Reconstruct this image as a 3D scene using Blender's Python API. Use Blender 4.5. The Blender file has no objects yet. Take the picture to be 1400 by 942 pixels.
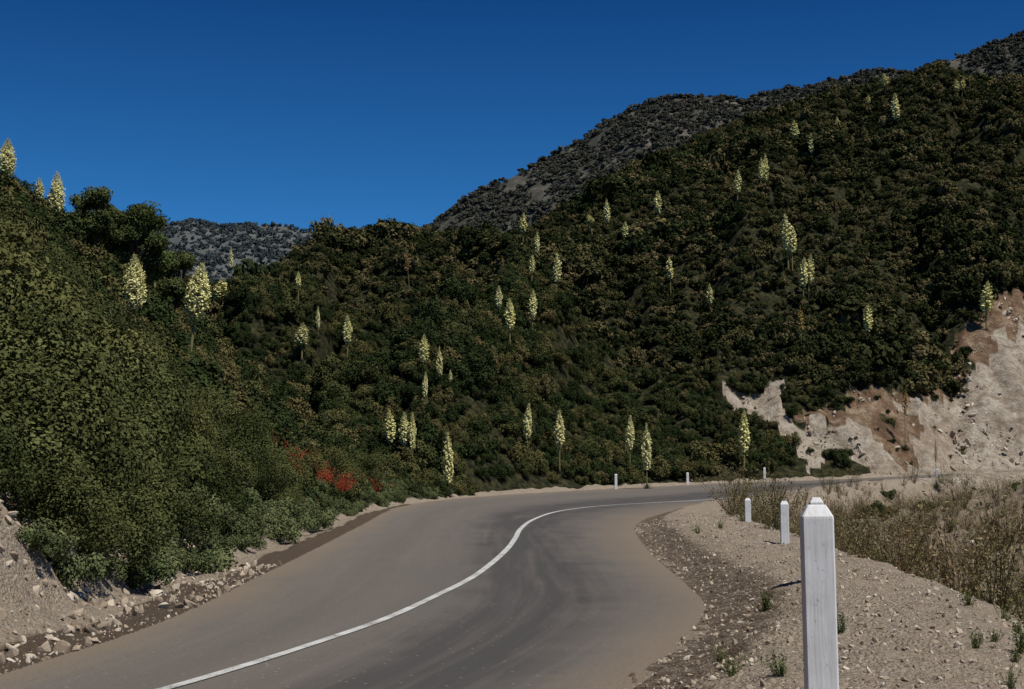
import bpy, math, random
import numpy as np
from mathutils import Vector, Quaternion, Matrix
from mathutils.bvhtree import BVHTree
rng=np.random.default_rng(7); random.seed(7)
sc=bpy.context.scene
F=1944.0; PT=math.atan(179/F); CP,SP=math.cos(PT),math.sin(PT); CH=1.5
def ray(px,py):
    a=(px-700)/F; b=(471-py)/F
    return np.array([a, CP-b*SP, SP+b*CP])
def azte(px,py):
    d=ray(px,py); h=math.hypot(d[0],d[1]); return math.atan2(d[0],d[1]), d[2]/h
# ---------- noise
def vn(x,y,seed=0):
    xi=np.floor(x).astype(np.int64); yi=np.floor(y).astype(np.int64); fx=x-xi; fy=y-yi
    fx=fx*fx*(3-2*fx); fy=fy*fy*(3-2*fy)
    def h(a,b):
        n=(a*374761393+b*668265263+seed*1442695041)&0xffffffff
        n=((n^(n>>13))*1274126177)&0xffffffff
        n=n^(n>>16); return (n&0xffff)/65535.0
    return (h(xi,yi)*(1-fx)+h(xi+1,yi)*fx)*(1-fy)+(h(xi,yi+1)*(1-fx)+h(xi+1,yi+1)*fx)*fy
def fbm(x,y,o=4,seed=0):
    s=0;a=1;t=0
    for i in range(o):
        s=s+a*vn(x,y,seed+i*17);t+=a;a*=.5;x=x*2.03+11.3;y=y*2.03+5.7
    return s/t
def sm(t): t=np.clip(t,0,1); return t*t*(3-2*t)
# ---------- road edges
Lp=np.array([(-5.5,-30,0),(-4.6,0,0),(-4.0,8,0),(-3.85,11,0),(-3.6,14.6,0),(-3.7,19.4,0),(-4.0,28.6,0),(-4.6,45,0),(-5.2,62,0),(-4.6,84,0),(-1.0,98,.14),(4.4,108,.33),(9.3,113,.51),(14.6,118,.71),(18.7,121,.88),(29.6,128,1.17),(43.4,134,1.78),(60,145,2.5),(90,165,4)],float)
Rp=np.array([(-2.5,-30,0),(-.9,0,0),(.1,8,0),(.8,10.5,0),(1.5,13,0),(2.2,16.5,0),(2.4,20,0),(2.6,26,0),(3.0,34,0),(3.7,43,0),(5.2,53,0),(8.5,68,0),(13.5,83,0),(19,95,.42),(24,103,.76),(33,112,1.2),(40,118,1.56),(56,128,2.2),(86,148,3.7)],float)
def cat(P,n=8):
    out=[];N=len(P)
    for i in range(N-1):
        p0=P[max(i-1,0)];p1=P[i];p2=P[i+1];p3=P[min(i+2,N-1)]
        for k in range(n):
            t=k/n; q=.5*((2*p1)+(p2-p0)*t+(2*p0-5*p1+4*p2-p3)*t*t+(-p0+3*p1-3*p2+p3)*t**3); out.append(q)
    out.append(P[-1]); return np.array(out)
LL=cat(Lp);RR=cat(Rp)
def pdist(X,Y,P):
    best=np.full(X.shape,1e18);z=np.zeros(X.shape)
    for i in range(len(P)-1):
        ax,ay,az_=P[i];bx,by,bz=P[i+1];dx=bx-ax;dy=by-ay
        t=np.clip(((X-ax)*dx+(Y-ay)*dy)/(dx*dx+dy*dy),0,1)
        d=(X-ax-t*dx)**2+(Y-ay-t*dy)**2
        m=d<best; best=np.where(m,d,best); z=np.where(m,az_+(bz-az_)*t,z)
    return np.sqrt(best),z
def inpoly(X,Y,P):
    ins=np.zeros(X.shape,bool);n=len(P)
    for i in range(n):
        x1,y1=P[i][0],P[i][1];x2,y2=P[(i+1)%n][0],P[(i+1)%n][1]
        if y1==y2: continue
        c=((y1>Y)!=(y2>Y))&(X<(x2-x1)*(Y-y1)/(y2-y1)+x1); ins^=c
    return ins
RPOLY=np.concatenate([LL[:,:2],RR[::-1,:2]])
def tab(T):
    a=np.array([azte(p,q) for p,q,*_ in T]); return a[:,0],a[:,1]
MH=[(-600,360,120),(-200,360,140),(100,375,160),(230,375,165),(300,372,170),(360,360,175),(400,346,180),(430,330,185),(480,311,190),(560,307,190),(640,318,190),(700,308,195),(760,281,205),(830,245,220),(900,205,235),(960,176,245),(1030,154,250),(1100,135,258),(1200,108,262),(1280,100,262),(1400,114,265),(1550,100,270),(1900,60,280)]
MA,ME=tab(MH);MR=np.array([m[2] for m in MH],float)
FT=[(-600,88,.2),(0,92,.2),(430,97,.1),(560,101,.1),(640,106,.1),(700,111,.15),(800,118,.4),(900,125,.65),(1000,131,.9),(1200,140,1.3),(1400,153,2.1),(1600,180,3.2),(1900,240,5)]
FA=np.array([azte(f[0],600)[0] for f in FT]);FR=np.array([f[1] for f in FT],float);FZ=np.array([f[2] for f in FT])
RG=[(300,420),(480,350),(540,318),(585,301),(640,264),(700,234),(760,202),(800,181),(830,157),(860,142),(910,125),(980,124),(1020,131),(1060,118),(1130,104),(1200,89),(1240,92),(1280,79),(1330,64),(1400,35),(1550,0),(1900,20)]
RA,RE=tab(RG)
FH=[(-600,420),(0,400),(150,335),(205,310),(230,302),(265,295),(300,304),(340,301),(390,302),(430,314),(500,335),(700,400),(1900,420)]
HA,HE=tab(FH)
def terrain(X,Y,full=False):
    X=np.asarray(X,float);Y=np.asarray(Y,float)
    r=np.hypot(X,Y);az=np.arctan2(X,Y)
    z=np.zeros(X.shape);dL=np.full(X.shape,999.);dR=np.full(X.shape,999.);ins=np.zeros(X.shape,bool);zr=np.zeros(X.shape)
    m=(r<230)
    x=X[m];y=Y[m]
    a,zl=pdist(x,y,LL);b,zrr=pdist(x,y,RR)
    i_=inpoly(x,y,RPOLY)
    dL[m]=a;dR[m]=b;ins[m]=i_;zr[m]=(zl*b+zrr*a)/(a+b+1e-6)
    left=dL<=dR
    n1=fbm(X/1.3,Y/1.3,4,3)-.5; n2=fbm(X/9,Y/9,4,9)-.5; n3=fbm(X/.38,Y/.38,4,5)-.5
    s=dL; bankA=1-sm((Y-76)/26)
    cut=sm((19-Y)/5)
    bank=.72*np.clip(s-1,0,7)+.87*np.clip(s-8,0,12)+.3*np.clip(s-20,0,12)
    bank=bank+cut*.75*sm((s-.5)/1.3)
    zl_=zr+.10*np.exp(-((s-.45)/.3)**2)*(.5+n1*1.5)*(Y<60)+bankA*(bank+n2*1.8*sm(s/6))+(n1*.55+n3*.22)*sm((s-.2)/1.2)
    s=dR
    fall=sm((s-2.25-.5*sm((Y-20)/10))/3.4)
    zr_=zr+.30*sm((s-.1)/1.3)+(n1*.20+n3*.13)*sm(s/.8)-fall*(1.7+zr*.6)+(n2*1.0+n1*.5)*sm((s-4)/5)
    zr_=zr_+3.6*np.exp(-(((X-29)/9)**2+((Y-62)/16)**2))+1.5*np.exp(-(((X-17)/5)**2+((Y-33)/12)**2))
    near=np.where(left,zl_,zr_)
    inner=np.minimum(dL,dR)
    near=np.where(ins,zr-.01-.14*sm(inner/.5),near)
    fade=sm((r-200)/25); near=np.where(r>=230,0,near*(1-fade))
    z=near
    te=np.interp(az,MA,ME);Rc=np.interp(az,MA,MR);f=np.interp(az,FA,FR);zf=np.interp(az,FA,FZ)
    zc=CH+te*Rc-1.7
    t=(r-f)/(Rc-f); tc=np.clip(t,0,1)
    S=.55*tc+.45*np.sin(tc*np.pi/2)
    # gullies run down the fall line: noise stretched along r
    ga=az*60+ (fbm(X/30,Y/30,3,29)-.5)*5
    gul=np.abs(fbm(ga/4.2,r/120,3,35)-.5)*2
    g=fbm(X/38,Y/38,4,21)-.5
    zm=zf+(zc-zf)*S+np.sin(tc*np.pi)**.8*(g*14+(gul-.35)*17)*sm((Rc-f)/60)+n2*1.5*sm(tc*5)
    zm=np.where(t>1,zc-(r-Rc)*.35,zm); zm=np.where(t<0,-200,zm)
    behind=np.abs(az)>1.2
    zm=np.where(behind,-200,zm)
    z=np.where(~ins,np.maximum(z,zm),z)
    te=np.interp(az,RA,RE);Rc=600.; t=(r-330)/(Rc-330);tc=np.clip(t,0,1);zc=CH+te*Rc-2.2
    zg=-25+(zc+25)*tc+np.sin(tc*np.pi)*((fbm(X/90,Y/90,5,41)-.5)*60-np.abs(fbm(X/45,Y/45,4,43)-.5)*60)+sm(tc*4)*(fbm(X/22,Y/22,3,47)-.5)*6
    zg=np.where(t>1,zc-(r-Rc)*.4,zg);zg=np.where((t<0)|behind|(az<-.3),-200,zg)
    z=np.maximum(z,zg)
    te=np.interp(az,HA,HE);Rc=1150.;t=(r-800)/(Rc-800);tc=np.clip(t,0,1);zc=CH+te*Rc-3
    zg=-25+(zc+25)*tc+np.sin(tc*np.pi)*((fbm(X/120,Y/120,5,61)-.5)*60-np.abs(fbm(X/60,Y/60,4,63)-.5)*80)+sm(tc*4)*(fbm(X/30,Y/30,3,67)-.5)*14
    zg=np.where(t>1,zc-(r-Rc)*.4,zg);zg=np.where((t<0)|behind,-200,zg)
    z=np.maximum(z,zg)
    z=np.where(r>230,np.maximum(z,-20),z)
    if full: return z,dict(ins=ins,dL=dL,dR=dR,left=left,zr=zr,n1=n1,n2=n2,r=r,az=az)
    return z
def hits(pts,rmin=5,off=0.):
    rs=np.geomspace(rmin,1300,900)
    D=np.array([ray(p,q) for p,q in pts]); H=np.hypot(D[:,0],D[:,1])
    X=np.outer(D[:,0]/H,rs);Y=np.outer(D[:,1]/H,rs);Z=CH+np.outer(D[:,2]/H,rs)
    T=terrain(X.ravel(),Y.ravel()).reshape(X.shape)
    out=[]
    for i in range(len(pts)):
        c=T[i]+off>=Z[i]
        k=int(np.argmax(c)) if c.any() else int(np.argmin((Z[i]-T[i])/rs + (rs>400)*9))
        out.append((X[i,k],Y[i,k],T[i,k],Y[i,k]))
    return out
def h1(px,py,**k): return hits([(px,py)],**k)[0]
polys=[("pale",[(980,533),(1030,528),(1080,558),(1130,588),(1190,615),(1245,635),(1240,646),(1090,645),(1095,625),(1060,600),(1040,570),(1000,560)]),
("red",[(1095,558),(1150,574),(1215,558),(1245,535),(1290,510),(1300,545),(1260,610),(1200,618),(1130,596)]),
("pale",[(1195,644),(1235,600),(1285,545),(1330,500),(1400,460),(1480,440),(1480,640)]),
("red",[(1300,492),(1330,440),(1372,390),(1480,370),(1480,450),(1400,468),(1335,503)])]
WP=[]
for k,P in polys:
    hs=hits(P,rmin=60); WP.append((k,[(h[0],h[1]) for h in hs]))
def masks(X,Y,I):
    jx=(fbm(X/3.5,Y/3.5,4,71)-.5)*7; jy=(fbm(X/3.5,Y/3.5,4,77)-.5)*9
    pale=np.zeros(X.shape);red=np.zeros(X.shape)
    sel=(I['r']>90)&(I['r']<330)
    for k,P in WP:
        q=np.zeros(X.shape,bool); q[sel]=inpoly(X[sel]+jx[sel],Y[sel]+jy[sel],P)
        if k=="pale": pale=np.maximum(pale,q)
        else: red=np.maximum(red,q)
    red=np.where(pale>.5,0,red)
    cutm=np.maximum(pale,red)
    lim=.8+2.2*sm((20-Y)/4)+3.5*sm((Y-86)/10)
    pale=np.where(I['left']&(~I['ins']),np.maximum(pale,1-sm((I['dL']-lim)/.8)),pale)
    pale=np.where(~I['left']&(~I['ins'])&(I['r']<160),1.0,pale)
    pale=np.where(I['ins'],1,pale)
    dark=np.where(I['left']&(~I['ins'])&(Y<75),1-sm((I['dL']-.4)/.3),0)
    dark=np.maximum(dark,np.where(~I['left']&(~I['ins']),.6*(1-sm((I['dR']-.7)/.6))*(Y<60),0))
    weedy=np.where(~I['left']&(~I['ins'])&(I['r']<160),sm((I['dR']-3)/2),0)
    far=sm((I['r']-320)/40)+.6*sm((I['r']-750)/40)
    return pale,red,dark,weedy,far,cutm
# ---------- mesh helpers
def mk(name,V,Fc,mat=None,smooth=False,link=True,attrs=None):
    me=bpy.data.meshes.new(name);V=np.asarray(V,np.float32);Fc=np.asarray(Fc,np.int32)
    k=Fc.shape[1];n=len(Fc)
    me.vertices.add(len(V));me.vertices.foreach_set('co',V.ravel())
    me.loops.add(n*k);me.loops.foreach_set('vertex_index',Fc.ravel())
    me.polygons.add(n);me.polygons.foreach_set('loop_start',np.arange(0,n*k,k,dtype=np.int32))
    me.update(calc_edges=True)
    me.polygons.foreach_set('use_smooth',np.full(n,smooth))
    if attrs:
        for an,av in attrs.items():
            av=np.asarray(av,np.float32)
            if av.ndim==1:
                a=me.attributes.new(an,'FLOAT','POINT');a.data.foreach_set('value',av)
            else:
                a=me.attributes.new(an,'FLOAT_COLOR','POINT');a.data.foreach_set('color',av.ravel())
    if mat:
        for m in (mat if isinstance(mat,list) else [mat]): me.materials.append(m)
    ob=bpy.data.objects.new(name,me)
    if link: sc.collection.objects.link(ob)
    return ob
class NT:
    def __init__(s,name):
        s.m=bpy.data.materials.new(name);s.m.use_nodes=True;s.t=s.m.node_tree;s.t.nodes.clear()
        s.out=s.n('ShaderNodeOutputMaterial')
    def n(s,ty,**k):
        x=s.t.nodes.new(ty)
        for a,b in k.items(): setattr(x,a,b)
        return x
    def l(s,a,b): s.t.links.new(a,b)
    def noise(s,scale,detail=4,rough=.6,co=None):
        x=s.n('ShaderNodeTexNoise');x.inputs['Scale'].default_value=scale;x.inputs['Detail'].default_value=detail;x.inputs['Roughness'].default_value=rough
        if co is None:
            if not hasattr(s,'tc'): s.tc=s.n('ShaderNodeTexCoord')
            co=s.tc.outputs['Object']
        s.l(co,x.inputs['Vector']);return x.outputs['Fac']
    def ramp(s,f,st):
        x=s.n('ShaderNodeValToRGB');e=x.color_ramp.elements
        while len(e)<len(st): e.new(.5)
        for q,(p,c) in zip(e,st): q.position=p;q.color=(c[0],c[1],c[2],1) if hasattr(c,'__len__') else (c,c,c,1)
        s.l(f,x.inputs[0]);return x.outputs[0]
    def mix(s,f,a,b,mode='MIX'):
        x=s.n('ShaderNodeMix',data_type='RGBA',blend_type=mode)
        for i,v in ((0,f),(6,a),(7,b)):
            if isinstance(v,(int,float)): x.inputs[i].default_value=v
            elif isinstance(v,tuple): x.inputs[i].default_value=(*v,1)
            else: s.l(v,x.inputs[i])
        return x.outputs[2]
    def math(s,op,a,b=0.,clamp=False):
        x=s.n('ShaderNodeMath',operation=op,use_clamp=clamp)
        for i,v in ((0,a),(1,b)):
            if isinstance(v,(int,float)): x.inputs[i].default_value=v
            else: s.l(v,x.inputs[i])
        return x.outputs[0]
    def attr(s,nm,o='Fac'):
        x=s.n('ShaderNodeAttribute');x.attribute_name=nm;return x.outputs[o]
    def bsdf(s,col,rough=.8,spec=.2,bump=None,bs=.5,bd=.05):
        p=s.n('ShaderNodeBsdfPrincipled');p.inputs['Roughness'].default_value=rough;p.inputs['Specular IOR Level'].default_value=spec
        if isinstance(col,tuple): p.inputs['Base Color'].default_value=(*col,1)
        else: s.l(col,p.inputs['Base Color'])
        if bump is not None:
            b=s.n('ShaderNodeBump');b.inputs['Strength'].default_value=bs;b.inputs['Distance'].default_value=bd;s.l(bump,b.inputs['Height']);s.l(b.outputs[0],p.inputs['Normal'])
        s.l(p.outputs[0],s.out.inputs[0]);return p
def leafmat(name,A,B,lo=.45,hi=1.1,C=None):
    t=NT(name);oi=t.n('ShaderNodeObjectInfo')
    if C: c=t.ramp(oi.outputs['Random'],[(0.,A),(.45,A),(.72,B),(1.,C)])
    else: c=t.mix(oi.outputs['Random'],A,B)
    lv=t.attr('lv')
    v=t.math('ADD',t.math('MULTIPLY',lv,hi),lo)
    cc=t.n('ShaderNodeVectorMath',operation='SCALE');t.l(c,cc.inputs[0]);t.l(v,cc.inputs['Scale'])
    d=t.n('ShaderNodeBsdfDiffuse');t.l(cc.outputs[0],d.inputs[0]);t.l(d.outputs[0],t.out.inputs[0]);return t.m
# ---------- terrain mesh
azf=np.radians(np.linspace(-27,27,660));azc=np.radians(np.arange(32,328,5.))
AZ=np.concatenate([azf,azc])
RS=np.concatenate([[.05,.5,1,1.5,2,2.5],np.geomspace(3,1450,780),[2200,5000]])
A2,R2=np.meshgrid(AZ,RS);X=(R2*np.sin(A2)).ravel();Y=(R2*np.cos(A2)).ravel()
Z,I=terrain(X,Y,True);pale,red,dark,weedy,far,cutm=masks(X,Y,I)
rug=((pale>.3)|(red>.3))&(I['r']>128)&(I['r']<330)&I['left']&(I['dL']>3)
u_=X*.8+Y*.6;w_=-X*.6+Y*.8
er=np.abs(fbm(u_/4,w_/6,4,101)-.5)*2
Z=Z+np.where(rug,(fbm(X/3,Y/3,5,103)-.5)*2.6-np.minimum(er,.5)*2.6+.6,0)*sm((I['dL']-3)/4)
na,nr=len(AZ),len(RS);idx=np.arange(na*nr).reshape(nr,na);nx=np.roll(idx,-1,axis=1)
Fc=np.stack([idx[:-1],nx[:-1],nx[1:],idx[1:]],-1).reshape(-1,4)[:,::-1]
t=NT('terrain_soil')
col=t.attr('mask','Color');sep=t.n('ShaderNodeSeparateColor');t.l(col,sep.inputs[0])
nB=t.noise(6,6,.7);nC=t.noise(45,4,.7);nD=t.noise(1.6,5,.7);nF=t.noise(.12,6,.75);nH=t.noise(.55,6,.72)
brush=t.ramp(nD,[(.36,(.006,.007,.004)),(.48,(.022,.024,.011)),(.58,(.050,.048,.021)),(.75,(.09,.078,.042))])
rb=t.ramp(nF,[(.35,(.035,.037,.032)),(.52,(.07,.068,.056)),(.70,(.17,.15,.13))])  # ridge ground: grey-brown soil, greyed further with painted distance haze
rb=t.mix(t.math('MULTIPLY',t.math('SUBTRACT',t.attr('far'),1.,True),.9),rb,(.10,.115,.125))  # blue-grey air haze mixed into the farthest hill's ground colour
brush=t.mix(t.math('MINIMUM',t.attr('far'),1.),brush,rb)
gr=t.ramp(nC,[(.28,(.17,.135,.10)),(.5,(.36,.30,.235)),(.72,(.62,.55,.46))])
gr=t.mix(t.ramp(nD,[(.35,0.),(.7,.6)]),gr,(.40,.32,.24))
gr=t.mix(t.ramp(nB,[(.48,0.),(.72,.6)]),gr,(.16,.125,.09))
cm=t.attr('cutm')
cutc=t.ramp(nH,[(.33,(.17,.135,.10)),(.45,(.33,.28,.225)),(.56,(.46,.41,.34)),(.72,(.58,.53,.46))])
cutc=t.mix(t.ramp(nD,[(.5,0.),(.66,.8)]),cutc,(.20,.155,.11))
cutc=t.mix(t.ramp(nF,[(.52,0.),(.62,.45)]),cutc,(.28,.185,.12))
cutc=t.mix(t.ramp(nB,[(.5,0.),(.66,.5)]),cutc,(.15,.12,.09))
gr=t.mix(t.math('MULTIPLY',cm,.92),gr,cutc)
rd=t.ramp(nH,[(.3,(.09,.055,.035)),(.5,(.19,.12,.075)),(.7,(.40,.32,.23))])
rd=t.mix(t.ramp(nD,[(.5,0.),(.65,.7)]),rd,(.09,.07,.045))
dk=t.ramp(nC,[(.3,(.055,.040,.028)),(.55,(.13,.097,.07)),(.8,(.27,.215,.165))])
vor=t.n('ShaderNodeTexVoronoi');vor.inputs['Scale'].default_value=28;t.l(t.tc.outputs['Object'],vor.inputs['Vector'])
pf=t.math('ADD',sep.outputs[0],t.math('MULTIPLY',t.math('SUBTRACT',nB,.5),.5));pf=t.ramp(pf,[(.35,0.),(.6,1.)])
wd=t.mix(t.ramp(nD,[(.35,0.),(.6,1.)]),(.13,.105,.07),(.34,.27,.20))
c=t.mix(t.math('MULTIPLY',t.attr('weedy'),.75),gr,wd)
c=t.mix(pf,brush,c)
rf=t.ramp(t.math('ADD',sep.outputs[1],t.math('MULTIPLY',t.math('SUBTRACT',nD,.5),1.2)),[(.3,0.),(.7,1.)])
c=t.mix(rf,c,rd)
df=t.ramp(t.math('ADD',sep.outputs[2],t.math('MULTIPLY',t.math('SUBTRACT',nB,.5),.9)),[(.35,0.),(.65,1.)])
c=t.mix(df,c,dk)
hb=t.math('ADD',t.math('MULTIPLY',nB,2.),t.math('ADD',nC,t.math('MULTIPLY',vor.outputs['Distance'],-.8)))
hb=t.math('ADD',hb,t.math('MULTIPLY',t.math('MULTIPLY',nH,cm),14.))
t.bsdf(c,.95,.1,hb,.9,.07)
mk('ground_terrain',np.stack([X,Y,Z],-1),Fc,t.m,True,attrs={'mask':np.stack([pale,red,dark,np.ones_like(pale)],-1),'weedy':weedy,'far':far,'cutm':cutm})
# ---------- road
VS=np.linspace(-.03,1.03,28);n=len(LL)
P=LL[:,None,:]*(1-VS)[None,:,None]+RR[:,None,:]*VS[None,:,None]
ii=np.arange(n*28).reshape(n,28)
Fr=np.stack([ii[:-1,:-1],ii[:-1,1:],ii[1:,1:],ii[1:,:-1]],-1).reshape(-1,4)
vv=np.tile(VS,n)
bvh=BVHTree.FromPolygons([tuple(p) for p in P.reshape(-1,3)],[tuple(int(q) for q in f) for f in Fr])
t=NT('asphalt')
v=t.attr('v');nA=t.noise(.5,4);nB=t.noise(3,5,.7);nC=t.noise(90,3,.8);nE=t.noise(.22,3);nG=t.noise(22,5,.75)
st=t.n('ShaderNodeCombineXYZ');t.l(t.math('MULTIPLY',v,26.),st.inputs[0]);sy=t.n('ShaderNodeSeparateXYZ');t.l(t.tc.outputs['Object'],sy.inputs[0]);t.l(t.math('MULTIPLY',sy.outputs[1],.12),st.inputs[1])
ns=t.noise(1.,4,.6,st.outputs[0])
base=t.ramp(nC,[(.25,(.056,.052,.047)),(.5,(.118,.107,.095)),(.75,(.23,.21,.186))])
base=t.mix(t.ramp(nA,[(.35,0.),(.7,.5)]),base,(.15,.127,.104))
base=t.mix(t.ramp(nG,[(.46,0.),(.70,.6)]),base,(.070,.063,.056))
band=t.ramp(t.math('ADD',v,t.math('MULTIPLY',t.math('SUBTRACT',nA,.5),.2)),[(.48,0.),(.58,.9),(.75,1.),(.88,0.)])
band2=t.ramp(v,[(.16,0.),(.25,.35),(.36,.1),(.46,.35)])
base=t.mix(t.math('MULTIPLY',band,.80),base,(.036,.035,.039))
base=t.mix(t.math('MULTIPLY',band2,t.math('MULTIPLY',ns,1.4)),base,(.064,.058,.054))
base=t.mix(t.ramp(ns,[(.45,0.),(.75,.35)]),base,(.17,.15,.128))
pv=t.n('ShaderNodeTexVoronoi');pv.inputs['Scale'].default_value=7;t.l(t.tc.outputs['Object'],pv.inputs['Vector'])
base=t.mix(t.ramp(pv.outputs['Distance'],[(.07,.8),(.11,0.)]),base,(.26,.23,.185))
e=t.math('MULTIPLY',t.math('ABSOLUTE',t.math('SUBTRACT',v,.5)),2.)
e=t.math('ADD',e,t.math('ADD',t.math('MULTIPLY',t.math('SUBTRACT',nB,.5),.16),t.math('MULTIPLY',t.math('SUBTRACT',nE,.5),.35)))
ef=t.ramp(e,[(.74,0.),(.92,.75),(.99,1.)])
dirt=t.ramp(nC,[(.3,(.10,.078,.06)),(.6,(.21,.17,.13)),(.8,(.38,.32,.265))])
dirt=t.mix(t.ramp(nG,[(.45,0.),(.65,.7)]),dirt,(.12,.094,.07))
base=t.mix(ef,base,dirt)
t.bsdf(base,.85,.25,t.math('ADD',nC,nG),.6,.012)
mk('mountain_road',P.reshape(-1,3),Fr,t.m,True,attrs={'v':vv})
# centre line
CL=[(60,990),(235,940),(330,912),(430,880),(530,845),(600,813),(645,790),(675,768),(695,749),(705,735),(712,723),(728,711),(755,701),(790,695),(830,691),(880,688),(930,685.5),(990,681),(1060,674)]
W=[(-3.0,0,0),(-2.9,5,0)]
for p in CL:
    d=Vector(ray(*p)).normalized();h=bvh.ray_cast(Vector((0,0,CH)),d)
    if h[0] is not None: W.append(tuple(h[0]))
W+= [(36,117.5,1.4),(58,136,2.3)]
W=cat(np.array(W,float),8)
tg=np.gradient(W[:,:2],axis=0);tg/=np.linalg.norm(tg,axis=1)[:,None]+1e-9;nm=np.stack([-tg[:,1],tg[:,0]],-1)
hw=(.042+.0006*np.clip(W[:,1],0,90))*(1+.12*(fbm(W[:,1]*1.7,W[:,0]*1.7,3,5)-.5))
def rz(q):
    h=bvh.ray_cast(Vector((q[0],q[1],20)),Vector((0,0,-1)));return (h[0].z if h[0] is not None else 0)+.008
vl=[]
for sgn in (1,0,-1):
    q=W[:,:2]+nm*hw[:,None]*sgn; vl.append(np.array([(a,b,rz((a,b))) for a,b in q]))
n=len(W);k=np.arange(n-1);Fl=np.concatenate([np.stack([k+n,k+1+n,k+1,k],-1),np.stack([k+2*n,k+1+2*n,k+1+n,k+n],-1)])
t=NT('road_paint');nC=t.noise(60,4,.8);nB=t.noise(2.5,3)
c=t.ramp(t.math('ADD',nC,t.math('MULTIPLY',t.math('SUBTRACT',nB,.5),.6)),[(.36,(.18,.165,.15)),(.48,(.42,.43,.42)),(.72,(.58,.59,.58))]);t.bsdf(c,.7,.2)
mk('centre_line_marking',np.concatenate(vl),Fl,t.m)
# ---------- posts
def box_post(h,w):
    a=w/2;ch=.055;b=a*.62
    rings=[(a,0),(a,h-ch-.012),(a*.985,h-ch),(b,h-.006),(b*.9,h)]
    V=[];
    for s,z in rings:
        c=.008 if s>b*1.01 else .005
        V+=[(s-c,-s,z),(s,-s+c,z),(s,s-c,z),(s-c,s,z),(-s+c,s,z),(-s,s-c,z),(-s,-s+c,z),(-s+c,-s,z)]
    Fq=[]
    for r_ in range(len(rings)-1):
        for i in range(8): Fq.append((r_*8+i,r_*8+(i+1)%8,(r_+1)*8+(i+1)%8,(r_+1)*8+i))
    o=(len(rings)-1)*8
    Fq+=[(o,o+1,o+2,o+3),(o,o+3,o+4,o+7),(o+4,o+5,o+6,o+7)]
    return V,Fq
t=NT('white_painted_wood');mp=t.n('ShaderNodeMapping');t.tc=t.n('ShaderNodeTexCoord');t.l(t.tc.outputs['Object'],mp.inputs[0]);mp.inputs['Scale'].default_value=(30,30,1.6)
g=t.noise(1.5,5,.7,mp.outputs[0]);sp=t.noise(26,5,.75);lo=t.noise(5,5,.65)
c=t.ramp(g,[(.28,(.46,.47,.48)),(.42,(.64,.65,.67)),(.7,(.72,.73,.76))])
c=t.mix(t.ramp(sp,[(.60,0.),(.68,.8)]),c,(.22,.19,.16))
c=t.mix(t.ramp(lo,[(.45,0.),(.75,.5)]),c,(.42,.40,.38))
t.bsdf(c,.6,.3,g,.4,.008);PM=t.m
posts=[(1119,690,6.9,.150),(1116,680,16.,.150),(1072,685,26.,.150),(1022,681,36.5,.150),(842,648,111.,.2),(940,646,119,.2),(1045,639,126,.2),(1281,641,119,.22)]
for px,py,dd,w in posts:
    d=ray(px,py);k=dd/d[1];x,y,zt=d[0]*k,d[1]*k,CH+d[2]*k
    zg=float(terrain(np.array([x]),np.array([y]))[0])
    h=max(zt-zg+.1,.6)
    V,Fq=box_post(h,w);o=mk('white_roadside_post',V,Fq,PM);o.location=(x,y,zt-h);o.rotation_euler=(random.uniform(-.012,.012),random.uniform(-.006,.006)+(-.006 if dd<8 else 0),math.atan2(-x,y)*.8+.06)
# ---------- vegetation prototypes
def leaves(P,N,size,asp=.55,rg=rng):
    n=len(P);N=N/ (np.linalg.norm(N,axis=1)[:,None]+1e-9)
    q=rg.normal(size=(n,3));t1=np.cross(N,q);t1/=np.linalg.norm(t1,axis=1)[:,None]+1e-9;t2=np.cross(N,t1)
    size=np.broadcast_to(size,(n,))[:,None]*.5
    V=np.stack([P-t1*size,P-t2*size*asp,P+t1*size,P+t2*size*asp],1).reshape(-1,3)
    return V,np.arange(n*4).reshape(n,4)
def bushpts(R,H,nl,nleaf,seed):
    g=np.random.default_rng(seed)
    a=g.uniform(0,2*np.pi,nl);q=np.sqrt(g.uniform(0,1,nl))*.78
    hh=np.sqrt(np.maximum(1-q**2,0.05))*g.uniform(.35,.85,nl)
    C=np.stack([np.cos(a)*q*R,np.sin(a)*q*R,hh*H],-1);lr=g.uniform(.17,.36,nl)*R
    w=lr**2;w/=w.sum();k=g.choice(nl,nleaf,p=w)
    d=g.normal(size=(nleaf,3));d[:,2]=d[:,2]*.9+.25;d/=np.linalg.norm(d,axis=1)[:,None]
    rr=lr[k]*(1-.45*g.uniform(0,1,nleaf)**2.2)*g.uniform(.82,1.16,nleaf)
    P=C[k]+d*rr[:,None]*np.array([1,1,.85*min(H/R,1.3)])
    lobv=g.uniform(0,1,nl)
    lv=np.clip(.5*lobv[k]+.5*g.uniform(0,1,nleaf),0,1)
    m=P[:,2]>.02;P=P[m];d=d[m];lv=lv[m]
    N=d*.8+g.normal(size=P.shape)*.4+np.array([0,0,.25])
    return P,N,lv
cols={}
def proto(coll,ob):
    if coll not in cols: cols[coll]=bpy.data.collections.new(coll)
    ob.name=coll+'_%02d'%len(cols[coll].objects);cols[coll].objects.link(ob)
mNear=leafmat('leaf_scrub_oak',(.046,.060,.022),(.100,.102,.038),.4,1.2)
mGrey=leafmat('leaf_sage',(.065,.085,.035),(.12,.135,.062))
mMid=leafmat('leaf_chaparral',(.030,.042,.016),(.078,.078,.030),C=(.108,.092,.040))
mFar=leafmat('leaf_chamise',(.027,.035,.014),(.082,.076,.032),C=(.125,.102,.050))
mRidgeHaze=leafmat('leaf_ridge_brush_hazed',(.048,.054,.044),(.098,.092,.072))  # greyer leaves: atmospheric haze of the ridge baked into the colour
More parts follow.
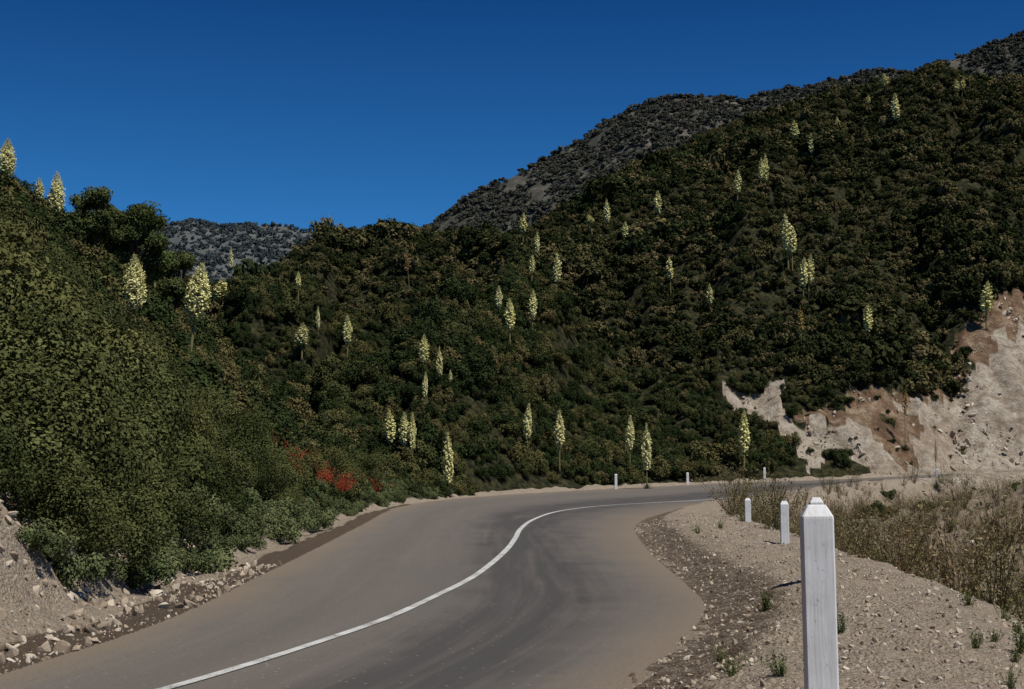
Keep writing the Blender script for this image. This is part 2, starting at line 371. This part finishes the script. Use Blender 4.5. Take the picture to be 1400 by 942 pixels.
mHaze=leafmat('leaf_distant_brush_hazed',(.055,.072,.080),(.105,.12,.12))  # bluish leaves: stronger distance haze baked into the colour
def mkbush(coll,mat,R,H,nl,nf,ls,seed):
    P,N,lv=bushpts(R,H,nl,nf,seed);g=np.random.default_rng(seed+5)
    V,Fq=leaves(P,N,ls*g.uniform(.6,1.3,len(P)),.6,g)
    proto(coll,mk('b',V,Fq,mat,link=False,attrs={'lv':np.repeat(lv,4)}))
for i in range(5): mkbush('brush_near',mNear,1.25,1.9,20,15000,.056,100+i)
for i in range(3): mkbush('sage_near',mGrey,.55,.65,14,3000,.055,120+i)
for i in range(5): mkbush('brush_mid',mMid,1.2,1.6,16,3000,.14,140+i)
for i in range(7): mkbush('brush_far',mFar,1.15,1.4,11,650,.26,160+i)
for i in range(4): mkbush('brush_ridge',mRidgeHaze,1.15,1.1,7,220,.42,180+i)
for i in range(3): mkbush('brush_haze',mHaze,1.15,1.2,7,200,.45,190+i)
def weed(seed,ns,H,spread,leafn,ls,mat,wid=.006):
    g=np.random.default_rng(seed);V=[];Fq=[];lv=[]
    PP=[];
    for s in range(ns):
        a=g.uniform(0,6.28);lean=g.uniform(0,spread);h=H*g.uniform(.5,1)
        p=np.array([math.cos(a)*.05*g.uniform(),math.sin(a)*.05*g.uniform(),0]);d=np.array([math.cos(a)*lean,math.sin(a)*lean,1.]);d/=np.linalg.norm(d)
        seg=5;pts=[p]
        for i in range(seg):
            d=d+g.normal(size=3)*.09;d/=np.linalg.norm(d);pts.append(pts[-1]+d*h/seg)
        for i in range(seg):
            w0=wid*(1-i/seg*.8);w1=wid*(1-(i+1)/seg*.8)
            for sd in ((1,0,0),(0,1,0)):
                sd=np.array(sd,float);b=len(V);V+= [pts[i]-sd*w0,pts[i]+sd*w0,pts[i+1]+sd*w1,pts[i+1]-sd*w1];Fq.append((b,b+1,b+2,b+3));lv+=[.5]*4
        for j in range(leafn):
            u=g.uniform(.15,1)*seg;i=min(int(u),seg-1);PP.append(pts[i]+(pts[i+1]-pts[i])*(u-i)+g.normal(size=3)*.035*H)
    V=np.array(V);Fq=np.array(Fq);lv=np.array(lv)
    if PP:
        PP=np.array(PP);v2,f2=leaves(PP,g.normal(size=PP.shape),ls*g.uniform(.6,1.3,len(PP)),.35,g)
        V=np.concatenate([V,v2]);Fq=np.concatenate([Fq,f2+len(lv)]);lv=np.concatenate([lv,np.repeat(g.uniform(0,1,len(PP)),4)])
    return mk('w',V,Fq,mat,link=False,attrs={'lv':lv})
mDry=leafmat('dry_weed',(.20,.145,.085),(.13,.12,.055))
mGrn=leafmat('green_weed',(.09,.12,.04),(.15,.155,.065))
mRed=leafmat('red_blossom',(.27,.042,.026),(.34,.075,.040))
for i in range(5): proto('weeds_dry',weed(200+i,14,1.0,.75,22,.045,mDry))
for i in range(3): proto('weeds_green',weed(210+i,18,.45,.8,22,.05,mGrn))
for i in range(3): proto('red_flowers',weed(220+i,10,.7,.8,14,.055,mRed,.004))
t=NT('stone');oi=t.n('ShaderNodeObjectInfo');nn=t.noise(9,4)
c=t.ramp(oi.outputs['Random'],[(0.,(.20,.155,.115)),(.5,(.38,.31,.24)),(1.,(.56,.50,.42))]);c=t.mix(t.ramp(nn,[(.4,0.),(.7,.4)]),c,(.22,.17,.125));t.bsdf(c,.9,.15,nn,.4,.02);SM=t.m
import bmesh
for i in range(6):
    bm=bmesh.new();bmesh.ops.create_icosphere(bm,subdivisions=2,radius=1)
    g=np.random.default_rng(300+i);pl=g.normal(size=(12,3));pl/=np.linalg.norm(pl,axis=1)[:,None];dd=g.uniform(.4,.8,12)
    for v_ in bm.verts:
        p=np.array(v_.co)
        for q,e_ in zip(pl,dd):
            s_=p@q
            if s_>e_: p=p-q*(s_-e_)
        v_.co=p*np.array([1,.75,.55])
    me=bpy.data.meshes.new('stone');bm.to_mesh(me);bm.free();me.materials.append(SM);proto('stones',bpy.data.objects.new('stone',me))
# ---------- scatter via geometry nodes
def gn_tree(coll):
    g=bpy.data.node_groups.new('scatter_'+coll,'GeometryNodeTree')
    g.interface.new_socket('Geometry',in_out='INPUT',socket_type='NodeSocketGeometry');g.interface.new_socket('Geometry',in_out='OUTPUT',socket_type='NodeSocketGeometry')
    N=g.nodes;a=N.new('NodeGroupInput');b=N.new('NodeGroupOutput');iop=N.new('GeometryNodeInstanceOnPoints');ci=N.new('GeometryNodeCollectionInfo')
    ci.inputs['Collection'].default_value=cols[coll];ci.inputs['Separate Children'].default_value=True;ci.inputs['Reset Children'].default_value=True
    def na_(nm,ty):
        x=N.new('GeometryNodeInputNamedAttribute');x.data_type=ty;x.inputs['Name'].default_value=nm;return [o for o in x.outputs if o.enabled and o.name=='Attribute'][0]
    g.links.new(a.outputs[0],iop.inputs['Points']);g.links.new(ci.outputs[0],iop.inputs['Instance']);iop.inputs['Pick Instance'].default_value=True
    g.links.new(na_('idx','INT'),iop.inputs['Instance Index']);g.links.new(na_('rot','FLOAT_VECTOR'),iop.inputs['Rotation']);g.links.new(na_('scl','FLOAT_VECTOR'),iop.inputs['Scale'])
    g.links.new(iop.outputs[0],b.inputs[0]);return g
def scatter(name,coll,X,Y,Z,S,tilt=.12,aniso=.18,full=False):
    n=len(X);me=bpy.data.meshes.new(name);me.vertices.add(n);me.vertices.foreach_set('co',np.stack([X,Y,Z],-1).astype(np.float32).ravel())
    if full: rot=rng.uniform(0,6.28,(n,3))
    else: rot=np.stack([rng.normal(0,tilt,n),rng.normal(0,tilt,n),rng.uniform(0,6.28,n)],-1)
    scl=S[:,None]*(1+rng.uniform(-aniso,aniso,(n,3)))
    a=me.attributes.new('rot','FLOAT_VECTOR','POINT');a.data.foreach_set('vector',rot.astype(np.float32).ravel())
    a=me.attributes.new('scl','FLOAT_VECTOR','POINT');a.data.foreach_set('vector',scl.astype(np.float32).ravel())
    a=me.attributes.new('idx','INT','POINT');a.data.foreach_set('value',rng.integers(0,len(cols[coll].objects),n).astype(np.int32))
    o=bpy.data.objects.new(name,me);sc.collection.objects.link(o);m=o.modifiers.new('scatter','NODES');m.node_group=gn_tree(coll);print(name,n);return o
def sector(n,a0,a1,r0,r1):
    a=np.radians(rng.uniform(a0,a1,n));r=np.sqrt(rng.uniform(r0*r0,r1*r1,n));return r*np.sin(a),r*np.cos(a)
# main hillside
X,Y=sector(33000,-22,23,92,280);Z,I=terrain(X,Y,True);p,rd_,*_=masks(X,Y,I)
Rc=np.interp(I['az'],MA,MR);f=np.interp(I['az'],FA,FR)
k=(~I['ins'])&(I['r']<Rc+8)&(I['r']>f+1.5)&(I['left'])&(I['dL']>5.5)
k&=~(((p>.9)|(rd_>.5))&(rng.uniform(0,1,len(X))>np.where(rd_>.5,.30,.13)))
X,Y,Z,r=X[k],Y[k],Z[k],I['r'][k];p=np.maximum(p[k],rd_[k])
big=fbm(X/14,Y/14,3,131)
S=(.45+.75*rng.uniform(0,1,len(X))**1.3)*(.75+.65*sm((big-.4)/.3))*np.where(p>.5,.42,1)
S=np.where((rng.uniform(0,1,len(X))<.035)&(p<.5),S*1.6,S)
S=S*np.where((X/Y<-.13),.85,1)
nr_=r<150
scatter('chaparral_brush_lower','brush_mid',X[nr_],Y[nr_],Z[nr_]-.15,S[nr_],.15,.3)
scatter('chaparral_brush_hillside','brush_far',X[~nr_],Y[~nr_],Z[~nr_]-.15,S[~nr_]*1.08,.15,.3)
X,Y=sector(15000,-5,22,470,606);Z,I=terrain(X,Y,True);S=rng.uniform(.7,2.0,len(X))
k=fbm(X/12,Y/12,3,151)>.33
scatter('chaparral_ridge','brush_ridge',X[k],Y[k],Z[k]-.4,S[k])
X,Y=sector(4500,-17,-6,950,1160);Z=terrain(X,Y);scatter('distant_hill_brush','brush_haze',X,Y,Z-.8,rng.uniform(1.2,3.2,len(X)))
# left bank
X=rng.uniform(-48,-3,4600);Y=rng.uniform(9,104,4600);Z,I=terrain(X,Y,True)
az=np.degrees(I['az']);lim=1.5
k=(~I['ins'])&I['left']&(I['dL']>lim)&(az>-24)&(I['r']>11)
X,Y,Z,r,dl=X[k],Y[k],Z[k],I['r'][k],I['dL'][k]
S=.5+.75*rng.uniform(0,1,len(X))**1.2;S=np.where(dl<3.2,S*.65,S)
nr_=(r<42)&(rng.uniform(0,1,len(X))<.6);md=(r>=42)
scatter('scrub_oak_brush','brush_near',X[nr_],Y[nr_],Z[nr_]-.15,S[nr_],.15,.25)
scatter('chaparral_left_bank','brush_mid',X[md],Y[md],Z[md]-.15,S[md]*.85,.15,.25)
big=[(-6.6,18.2,1.35),(-7.6,20.5,1.6),(-6.3,20.8,1.15),(-9,18.5,1.5),(-8.3,16.2,1.2),(-10,21,1.6),(-6.4,23.5,1.25),(-8,24.5,1.5),(-6.0,27,1.0),(-6.4,16.2,1.1),(-9.5,15,1.2),(-5.7,17.4,1.05),(-6.2,14.3,.8),(-7.2,13.6,.95),(-5.4,19.4,.95),(-5.15,16.0,.72),(-5.0,17.6,.70),(-5.5,14.9,.62),(-5.6,22,.9),(-6.1,12.7,.55),(-6.3,31,.9),(-7.3,36,1.0),(-6.9,44,1.0),(-7.5,60,1.1),(-7.2,68,1.1)]
b=np.array(big);scatter('scrub_oak_thicket','brush_near',b[:,0],b[:,1],terrain(b[:,0],b[:,1])-.25,b[:,2],.08,.12)
X=rng.uniform(-9,-3.5,1100);Y=rng.uniform(12,92,1100);Z,I=terrain(X,Y,True);lim=.95+.3*sm((17-Y)/4)
k=(~I['ins'])&I['left']&(I['dL']>lim)&(I['dL']<3.6)&(rng.uniform(0,1,1100)<np.where(Y<19,.08,.75));scatter('sage_scrub','sage_near',X[k],Y[k],Z[k]-.05,rng.uniform(.4,1.15,k.sum()))
sb=np.array([(-4.75,15.6,.5),(-4.7,16.6,.42),(-4.85,14.6,.35),(-4.75,18.1,.5),(-5.3,13.6,.4)]);scatter('bank_foot_scrub','sage_near',sb[:,0],sb[:,1],terrain(sb[:,0],sb[:,1])-.03,sb[:,2]*1.6)
tb=[(710,560),(650,628),(700,640),(600,640),(960,640),(1000,636),(1070,640),(820,640),(1030,620),(680,600),(860,630),(720,530),(740,545),(690,545)]
hh=np.array(hits(tb,rmin=96));scatter('foothill_thicket','brush_mid',hh[:,0],hh[:,1]+2,hh[:,2]-.3,rng.uniform(1.4,2.0,len(hh)),.08,.15)
rf=[(368,596),(375,604),(385,613),(395,620),(362,588),(428,638),(436,634),(444,643),(452,648),(422,632),(440,650),(456,653)]
hh=np.array(hits(rf,rmin=30,off=1.3));rr_=np.repeat(hh,3,0);rr_[:,:2]+=rng.normal(0,.5,(len(rr_),2))
scatter('red_wildflowers','red_flowers',rr_[:,0],rr_[:,1],terrain(rr_[:,0],rr_[:,1])+1.0,rng.uniform(.6,1.2,len(rr_)))
# weeds on the right
X=rng.uniform(1,45,6500);Y=rng.uniform(6,108,6500);Z,I=terrain(X,Y,True)
k=(~I['ins'])&(~I['left'])&(I['dR']>2.7)&(rng.uniform(0,1,6500)<.12+.75*sm((fbm(X/3,Y/3,3,171)-.47)/.12))
scatter('dry_weeds','weeds_dry',X[k],Y[k],Z[k]-.03,rng.uniform(.5,1.0,k.sum())*rng.choice([1,1.2,2.0],k.sum()))
X=rng.uniform(0,30,2200);Y=rng.uniform(5,70,2200);Z,I=terrain(X,Y,True)
k=(~I['ins'])&(~I['left'])&(I['dR']>.6)&(rng.uniform(0,1,2200)<np.where(I['dR']<3,.05,.4)*1.0)&(fbm(X/2,Y/2,2,181)>.40)
scatter('green_weeds','weeds_green',X[k],Y[k],Z[k]-.02,rng.uniform(.35,1.0,k.sum())*np.where(I['dR'][k]<3,.6,1.1))
fw=hits([(985,905),(1000,925),(1068,925),(1045,838),(1150,870),(1385,905),(1360,880),(1395,870),(1375,850),(1395,895)],rmin=4)
fw=np.array(fw);scatter('roadside_weeds','weeds_green',fw[:,0],fw[:,1],fw[:,2]-.02,rng.uniform(.3,.6,len(fw)))
X=rng.uniform(12,60,700);Y=rng.uniform(60,150,700);Z,I=terrain(X,Y,True);k=(~I['ins'])&(~I['left'])&(I['dR']>4)
scatter('inner_slope_brush','brush_mid',X[k][:90],Y[k][:90],Z[k][:90]-.1,rng.uniform(.3,.7,len(X[k][:90])))
def stones(name,n,x0,x1,y0,y1,cond,smin,smax,pw=2.6):
    X=rng.uniform(x0,x1,n);Y=y0+(y1-y0)*rng.uniform(0,1,n)**1.6;Z,I=terrain(X,Y,True);k=cond(X,Y,I);X,Y,Z=X[k],Y[k],Z[k]
    S=smin*(smax/smin)**(rng.uniform(0,1,len(X))**pw);scatter(name,'stones',X,Y,Z+S*.1,S,full=True)
stones('shoulder_gravel',38000,0,8,5.5,45,lambda X,Y,I:(~I['ins'])&(~I['left'])&(I['dR']<4.5),.008,.05,3.0)
stones('road_edge_gravel',6000,-5,4,8,40,lambda X,Y,I:I['ins']&(np.minimum(I['dL'],I['dR'])<.6*fbm(X/1.5,Y/1.5,3,7)*1.8),.006,.018)
stones('bank_rocks',12000,-9,-3,8,24,lambda X,Y,I:(~I['ins'])&(I['left'])&(I['dL']<3.6),.012,.12,3.0)
stones('slope_rocks',3500,5,40,10,105,lambda X,Y,I:(~I['ins'])&(~I['left'])&(I['dR']>2.8),.03,.2,3)
X,Y=sector(30000,8,22,128,190);Z,I=terrain(X,Y,True);p,rd_,_,_,_,cm_=masks(X,Y,I);k=(cm_>.5)&(~I['ins'])&I['left'];X,Y,Z=X[k][:1800],Y[k][:1800],Z[k][:1800]
scatter('cut_slope_rocks','stones',X,Y,Z-.25,.10*6**(rng.uniform(0,1,len(X))**2.5),full=True)
# ---------- yuccas
mFl=leafmat('yucca_blossom',(.84,.80,.38),(.80,.77,.42),.62,.42)
mSt=NT('yucca_stalk');mSt.bsdf((.20,.17,.08),.8,.1);mSt=mSt.m
mSp=leafmat('yucca_leaf',(.10,.12,.07),(.13,.14,.08))
mBr=leafmat('dry_yucca_seedhead',(.30,.20,.08),(.34,.25,.09))
def tube(P,Rr,k=6):
    P=np.array(P,float);V=[];Fq=[];n=len(P)
    for i in range(n):
        d=P[min(i+1,n-1)]-P[max(i-1,0)];d/=np.linalg.norm(d);a=np.cross(d,[.3,1,.1]);a/=np.linalg.norm(a);b=np.cross(d,a)
        for j in range(k):
            th=2*math.pi*j/k;V.append(P[i]+(a*math.cos(th)+b*math.sin(th))*Rr[i])
    for i in range(n-1):
        for j in range(k): Fq.append((i*k+j,i*k+(j+1)%k,(i+1)*k+(j+1)%k,(i+1)*k+j))
    return np.array(V),np.array(Fq)
def yucca(seed,nfl,fs,asp,stalk,mf):
    g=np.random.default_rng(seed);V=[];Fs=[];mi=[];lv=[];o=0
    bend=g.normal(0,.03,2)
    ax=lambda u:np.stack([bend[0]*u*u,bend[1]*u*u,u],-1)
    us=np.linspace(0,1.04,7);v,f=tube(ax(us),.014*(1-us*.92)+.001);V.append(v);Fs.append(f);mi+=[1]*len(f);lv.append(np.full(len(v),.5));o+=len(v)
    v,f=tube([[0,0,-stalk],[0,0,-stalk/2],[0,0,0]],[.02,.017,.014]);V.append(v);Fs.append(f+o);mi+=[1]*len(f);lv.append(np.full(len(v),.5));o+=len(v)
    nb=max(60,nfl//14);ub=(np.arange(nb)+g.uniform(0,1,nb))/nb
    def prof(u):
        return np.interp(u,[0,.06,.15,.28,.42,.58,.72,.85,.95,1],[.38,.68,.92,1,1,.88,.68,.42,.2,.06])
    per=nfl/nb;PP=[];LV=[]
    for i in range(nb):
        u=ub[i];a=i*2.39996+g.normal()*.3;L=asp*prof(u)*g.uniform(.88,1.08)
        n_=max(3,int(per*(.25+1.1*prof(u))))
        w=g.uniform(.12,1,n_)**.7
        p=ax(np.array(u*.99))+np.stack([np.cos(a)*L*w,np.sin(a)*L*w,L*(.5*w-.2*w*w)],-1)+g.normal(size=(n_,3))*asp*.09*np.array([1,1,1])
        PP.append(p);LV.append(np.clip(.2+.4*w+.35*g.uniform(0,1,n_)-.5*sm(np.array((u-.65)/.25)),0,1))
    PP=np.concatenate(PP);LV=np.concatenate(LV)
    sz=fs*g.uniform(.7,1.25,len(PP))*np.interp(PP[:,2],[0,.5,.8,1],[1,1,.65,.4])
    for rep in range(2):
        Nn=PP*np.array([1,1,0])/asp*.8+g.normal(size=PP.shape)*.7;Nn[:,2]=np.abs(Nn[:,2])*.5+.3
        v,f=leaves(PP,Nn,sz,.8,g)
        V.append(v);Fs.append(f+o);mi+=[0]*len(f);lv.append(np.repeat(LV,4));o+=len(v)
    ob=mk('y',np.concatenate(V),np.concatenate(Fs),[mf,mSt],link=False,attrs={'lv':np.concatenate(lv)})
    ob.data.polygons.foreach_set('material_index',np.array(mi,np.int32));return ob.data
def rosette(seed,k=110):
    g=np.random.default_rng(seed);V=[];Fs=[];lv=[]
    for i in range(k):
        a=g.uniform(0,6.28);e=g.uniform(.05,1.4);L=g.uniform(.45,.75);d=np.array([math.cos(a)*math.cos(e),math.sin(a)*math.cos(e),math.sin(e)]);s=np.array([-math.sin(a),math.cos(a),0])*.02
        V.append(np.array([-s,d*L*.5-s,d*L,d*L*.5+s]));Fs.append([4*i,4*i+1,4*i+2,4*i+3]);lv+=[g.uniform()]*4
    return mk('r',np.concatenate(V),Fs,mSp,link=False,attrs={'lv':np.array(lv)}).data
ROS=rosette(77)
YM={}
def ymesh(lod,st,brown):
    st=round(max(st,.15)*4)/4+.001
    key=(lod,st,brown,random.randint(0,1))
    if key not in YM:
        nf,fs,asp={0:(4200,.026,.13),1:(1700,.038,.12),2:(700,.055,.12)}[lod]
        if brown: nf=int(nf*.45)
        YM[key]=(yucca(400+len(YM),nf,fs,asp,st,mBr if brown else mFl),asp)
    return YM[key]+(st,)
YL=[(10,188,240,262,24,0),(55,243,272,285,13,0),(78,235,290,305,22,0),(212,318,368,392,28,0),(185,347,420,452,31,0),(268,360,435,480,34,20),(301,380,410,430,20,0),(316,337,365,372,6,0),(408,370,392,415,8,0),(413,441,470,482,18,0),(435,418,448,454,6,0),(475,430,468,486,13,0),(579,457,493,508,14,0),(601,473,514,518,9,0),(581,508,542,548,8,2),(534,558,602,612,15,0),(553,563,607,620,15,0),(564,563,612,627,10,0),(613,590,655,651,15,0),(721,551,597,610,12,0),(765,560,608,630,14,0),(861,567,612,638,13,0),(884,578,638,648,14,0),(1017,560,616,636,16,0),(682,390,420,432,10,0),(697,407,450,467,15,0),(728,396,434,450,12,0),(727,348,372,392,9,0),(734,317,345,352,8,0),(762,345,384,398,12,3),(715,290,317,324,11,0),(808,293,306,324,12,-6),(830,272,303,308,9,0),(855,302,328,334,11,-2),(899,260,290,296,11,0),(916,351,380,400,11,-2),(971,387,415,420,9,0),(1008,232,262,268,11,0),(1046,209,245,250,10,0),(1040,215,243,248,8,0),(1087,164,190,193,12,-2),(1109,182,208,214,9,0),(1145,160,178,182,8,0),(1076,292,340,362,16,-3),(1083,310,345,364,13,0),(1098,352,390,408,13,0),(1106,348,385,404,13,2),(1186,416,452,469,14,-2),(1348,384,425,444,18,0),(1224,127,163,170,13,-3),(1210,100,118,123,11,0),(1186,130,142,147,7,0),(1308,108,125,132,9,-3),(1316,107,122,130,7,3),(616,505,522,527,5,0)]
YBL=[(1095,416,450,475,8,0),(1237,525,565,600,8,0),(1279,598,630,648,4,0),(557,335,370,392,6,-6)]
def place(lst,brown=False):
    hs=hits([(x-ln*.6,yb) for x,yt,yp,yb,w,ln in lst],rmin=30,off=1.25)
    for (x,yt,yp,yb,w,ln),h in zip(lst,hs):
        D=h[1];d=ray(x+ln*.4,yt);kk=D/d[1];top=np.array([d[0]*kk,D,CH+d[2]*kk]);base=np.array([h[0],h[1],h[2]-.05])
        tot=np.linalg.norm(top-base);PH=(yp-yt)/F*D*1.06;PH=min(PH,tot*.95);st=(tot-PH)/PH
        lod=0 if (w>=17 and D<100) else 1 if D<140 else 2
        me,asp,stq=ymesh(lod,st,brown)
        o=bpy.data.objects.new('yucca_plant',None);o.empty_display_size=.2;sc.collection.objects.link(o)
        wr=(w/F*D/2)/(asp*PH)*.95
        dirv=(top-base)/tot
        o.location=top-dirv*PH*(1+stq)
        q=Vector((0,0,1)).rotation_difference(Vector(dirv))
        c=bpy.data.objects.new('flower_stalk',me);sc.collection.objects.link(c);c.parent=o
        c.location=dirv*PH*stq;c.rotation_mode='QUATERNION';c.rotation_quaternion=q@Quaternion((0,0,1),random.uniform(0,6.28));c.scale=(PH*wr,PH*wr,PH)
        r_=bpy.data.objects.new('leaf_rosette',ROS);sc.collection.objects.link(r_);r_.parent=o;r_.location=(base-np.array(o.location))
        r_.scale=(1.1,)*3
place(YL);place(YBL,True)
h=h1(160,462,rmin=30,off=.9);o=bpy.data.objects.new('yucca_rosette',ROS);sc.collection.objects.link(o);o.location=(h[0],h[1],h[2]+.8);o.scale=(1.7,)*3
# ---------- oak trees on the left crest
mBark=NT('bark');nb_=mBark.noise(12,4);mBark.bsdf(mBark.ramp(nb_,[(.3,(.04,.032,.025)),(.7,(.12,.10,.08))]),.9,.1,nb_,.6,.03);mBark=mBark.m
mOak=leafmat('leaf_live_oak',(.062,.080,.028),(.085,.10,.038))
def oak(seed,H,R):
    g=np.random.default_rng(seed);V=[];Fs=[];mi=[];lv=[];o=0
    def addt(P,Rr):
        nonlocal o
        v,f=tube(P,Rr,7);V.append(v);Fs.append(f+o);mi.extend([0]*len(f));lv.append(np.full(len(v),.5));o+=len(v)
    tr=np.array([[0,0,-.3],[.05,0,H*.1],[.12,.06,H*.2],[.1,.1,H*.35]]);addt(tr,[.2,.16,.13,.1])
    tips=[]
    for i in range(14):
        a=i*2.4+g.uniform(-.3,.3);u=g.uniform(.2,.82);sp=R*.78*math.sqrt(max(1-((u-.45)/.5)**2,.05))*g.uniform(.5,1)
        s=tr[2]+(tr[3]-tr[2])*g.uniform(0,1);e=np.array([math.cos(a)*sp,math.sin(a)*sp,H*u])
        m=(s+e)/2+np.array([0,0,H*.03]);addt([s,m,e],[.075,.05,.02]);tips.append(e)
        for j in range(3):
            e2=e+g.normal(size=3)*np.array([.16,.16,.09])*R;addt([m,(m+e2)/2,e2],[.035,.025,.01]);tips.append(e2)
    tips.append(np.array([0,0,H*.85]));PP=[];NN=[];LV=[]
    for c in tips:
        n_=520;d=g.normal(size=(n_,3));d/=np.linalg.norm(d,axis=1)[:,None];lr=R*g.uniform(.2,.34)
        PP.append(c+d*lr*(g.uniform(0,1,n_)**.6*1.1)[:,None]*np.array([1,1,.8]));NN.append(d*.6+g.normal(size=(n_,3))*.5+[0,-.1,.3]);LV.append(np.clip(g.uniform(0,.5)+g.uniform(0,.5,n_),0,1))
    PP=np.concatenate(PP);v,f=leaves(PP,np.concatenate(NN),.12*g.uniform(.7,1.3,len(PP)),.6,g)
    V.append(v);Fs.append(f+o);mi.extend([1]*len(f));lv.append(np.repeat(np.concatenate(LV),4))
    ob=mk('live_oak_tree',np.concatenate(V),np.concatenate(Fs),[mBark,mOak],attrs={'lv':np.concatenate(lv)});ob.data.polygons.foreach_set('material_index',np.array(mi,np.int32));return ob
for i,(px,D,ptop,wid) in enumerate([(128,66,248,66),(188,68,264,84),(158,70,278,80),(240,74,336,56)]):
    d=ray(px,ptop);kk=D/d[1];x=d[0]*kk;zt=CH+d[2]*kk;zb=float(terrain(np.array([x]),np.array([float(D)]))[0]);H=max(zt-zb,2.5)
    o=oak(510+i,H,wid/F*D/2*1.25);o.location=(x,D,zb);print('oak',D,H)
# ---------- light, world, camera
el=math.radians(62);sa=math.radians(132)
S=Vector((math.sin(sa)*math.cos(el),math.cos(sa)*math.cos(el),math.sin(el)))
sl=bpy.data.lights.new('sun','SUN');sl.energy=5.0;sl.angle=math.radians(.5);sl.color=(1,.945,.84);so=bpy.data.objects.new('sun',sl);sc.collection.objects.link(so);so.rotation_euler=S.to_track_quat('Z','Y').to_euler();so.location=(0,-20,60)
w=bpy.data.worlds.new('World');sc.world=w;w.use_nodes=True;nt=w.node_tree;bg=nt.nodes['Background']
sky=nt.nodes.new('ShaderNodeTexSky');sky.sky_type='NISHITA';sky.sun_disc=False;sky.sun_elevation=el;sky.sun_rotation=sa;sky.altitude=900;sky.air_density=.8;sky.dust_density=.1;sky.ozone_density=3
mx=nt.nodes.new('ShaderNodeMix');mx.data_type='RGBA';mx.blend_type='MULTIPLY';mx.inputs[0].default_value=1
tc=nt.nodes.new('ShaderNodeTexCoord');sx=nt.nodes.new('ShaderNodeSeparateXYZ');nt.links.new(tc.outputs['Generated'],sx.inputs[0])
cr=nt.nodes.new('ShaderNodeValToRGB');e=cr.color_ramp.elements;e[0].position=.12;e[0].color=(.24,.78,1.18,1);e[1].position=.34;e[1].color=(.06,.36,.72,1)
nt.links.new(sx.outputs[2],cr.inputs[0]);nt.links.new(cr.outputs[0],mx.inputs[7])
nt.links.new(sky.outputs[0],mx.inputs[6]);nt.links.new(mx.outputs[2],bg.inputs[0]);bg.inputs[1].default_value=.08
cam=bpy.data.cameras.new('camera');cam.lens=50;cam.sensor_width=36;cam.clip_end=12000;cam.clip_start=.05;co=bpy.data.objects.new('camera',cam);sc.collection.objects.link(co)
co.location=(0,0,CH);co.rotation_euler=(math.pi/2+PT,0,0);sc.camera=co
sc.view_settings.view_transform='Standard';sc.view_settings.look='None';sc.view_settings.exposure=0
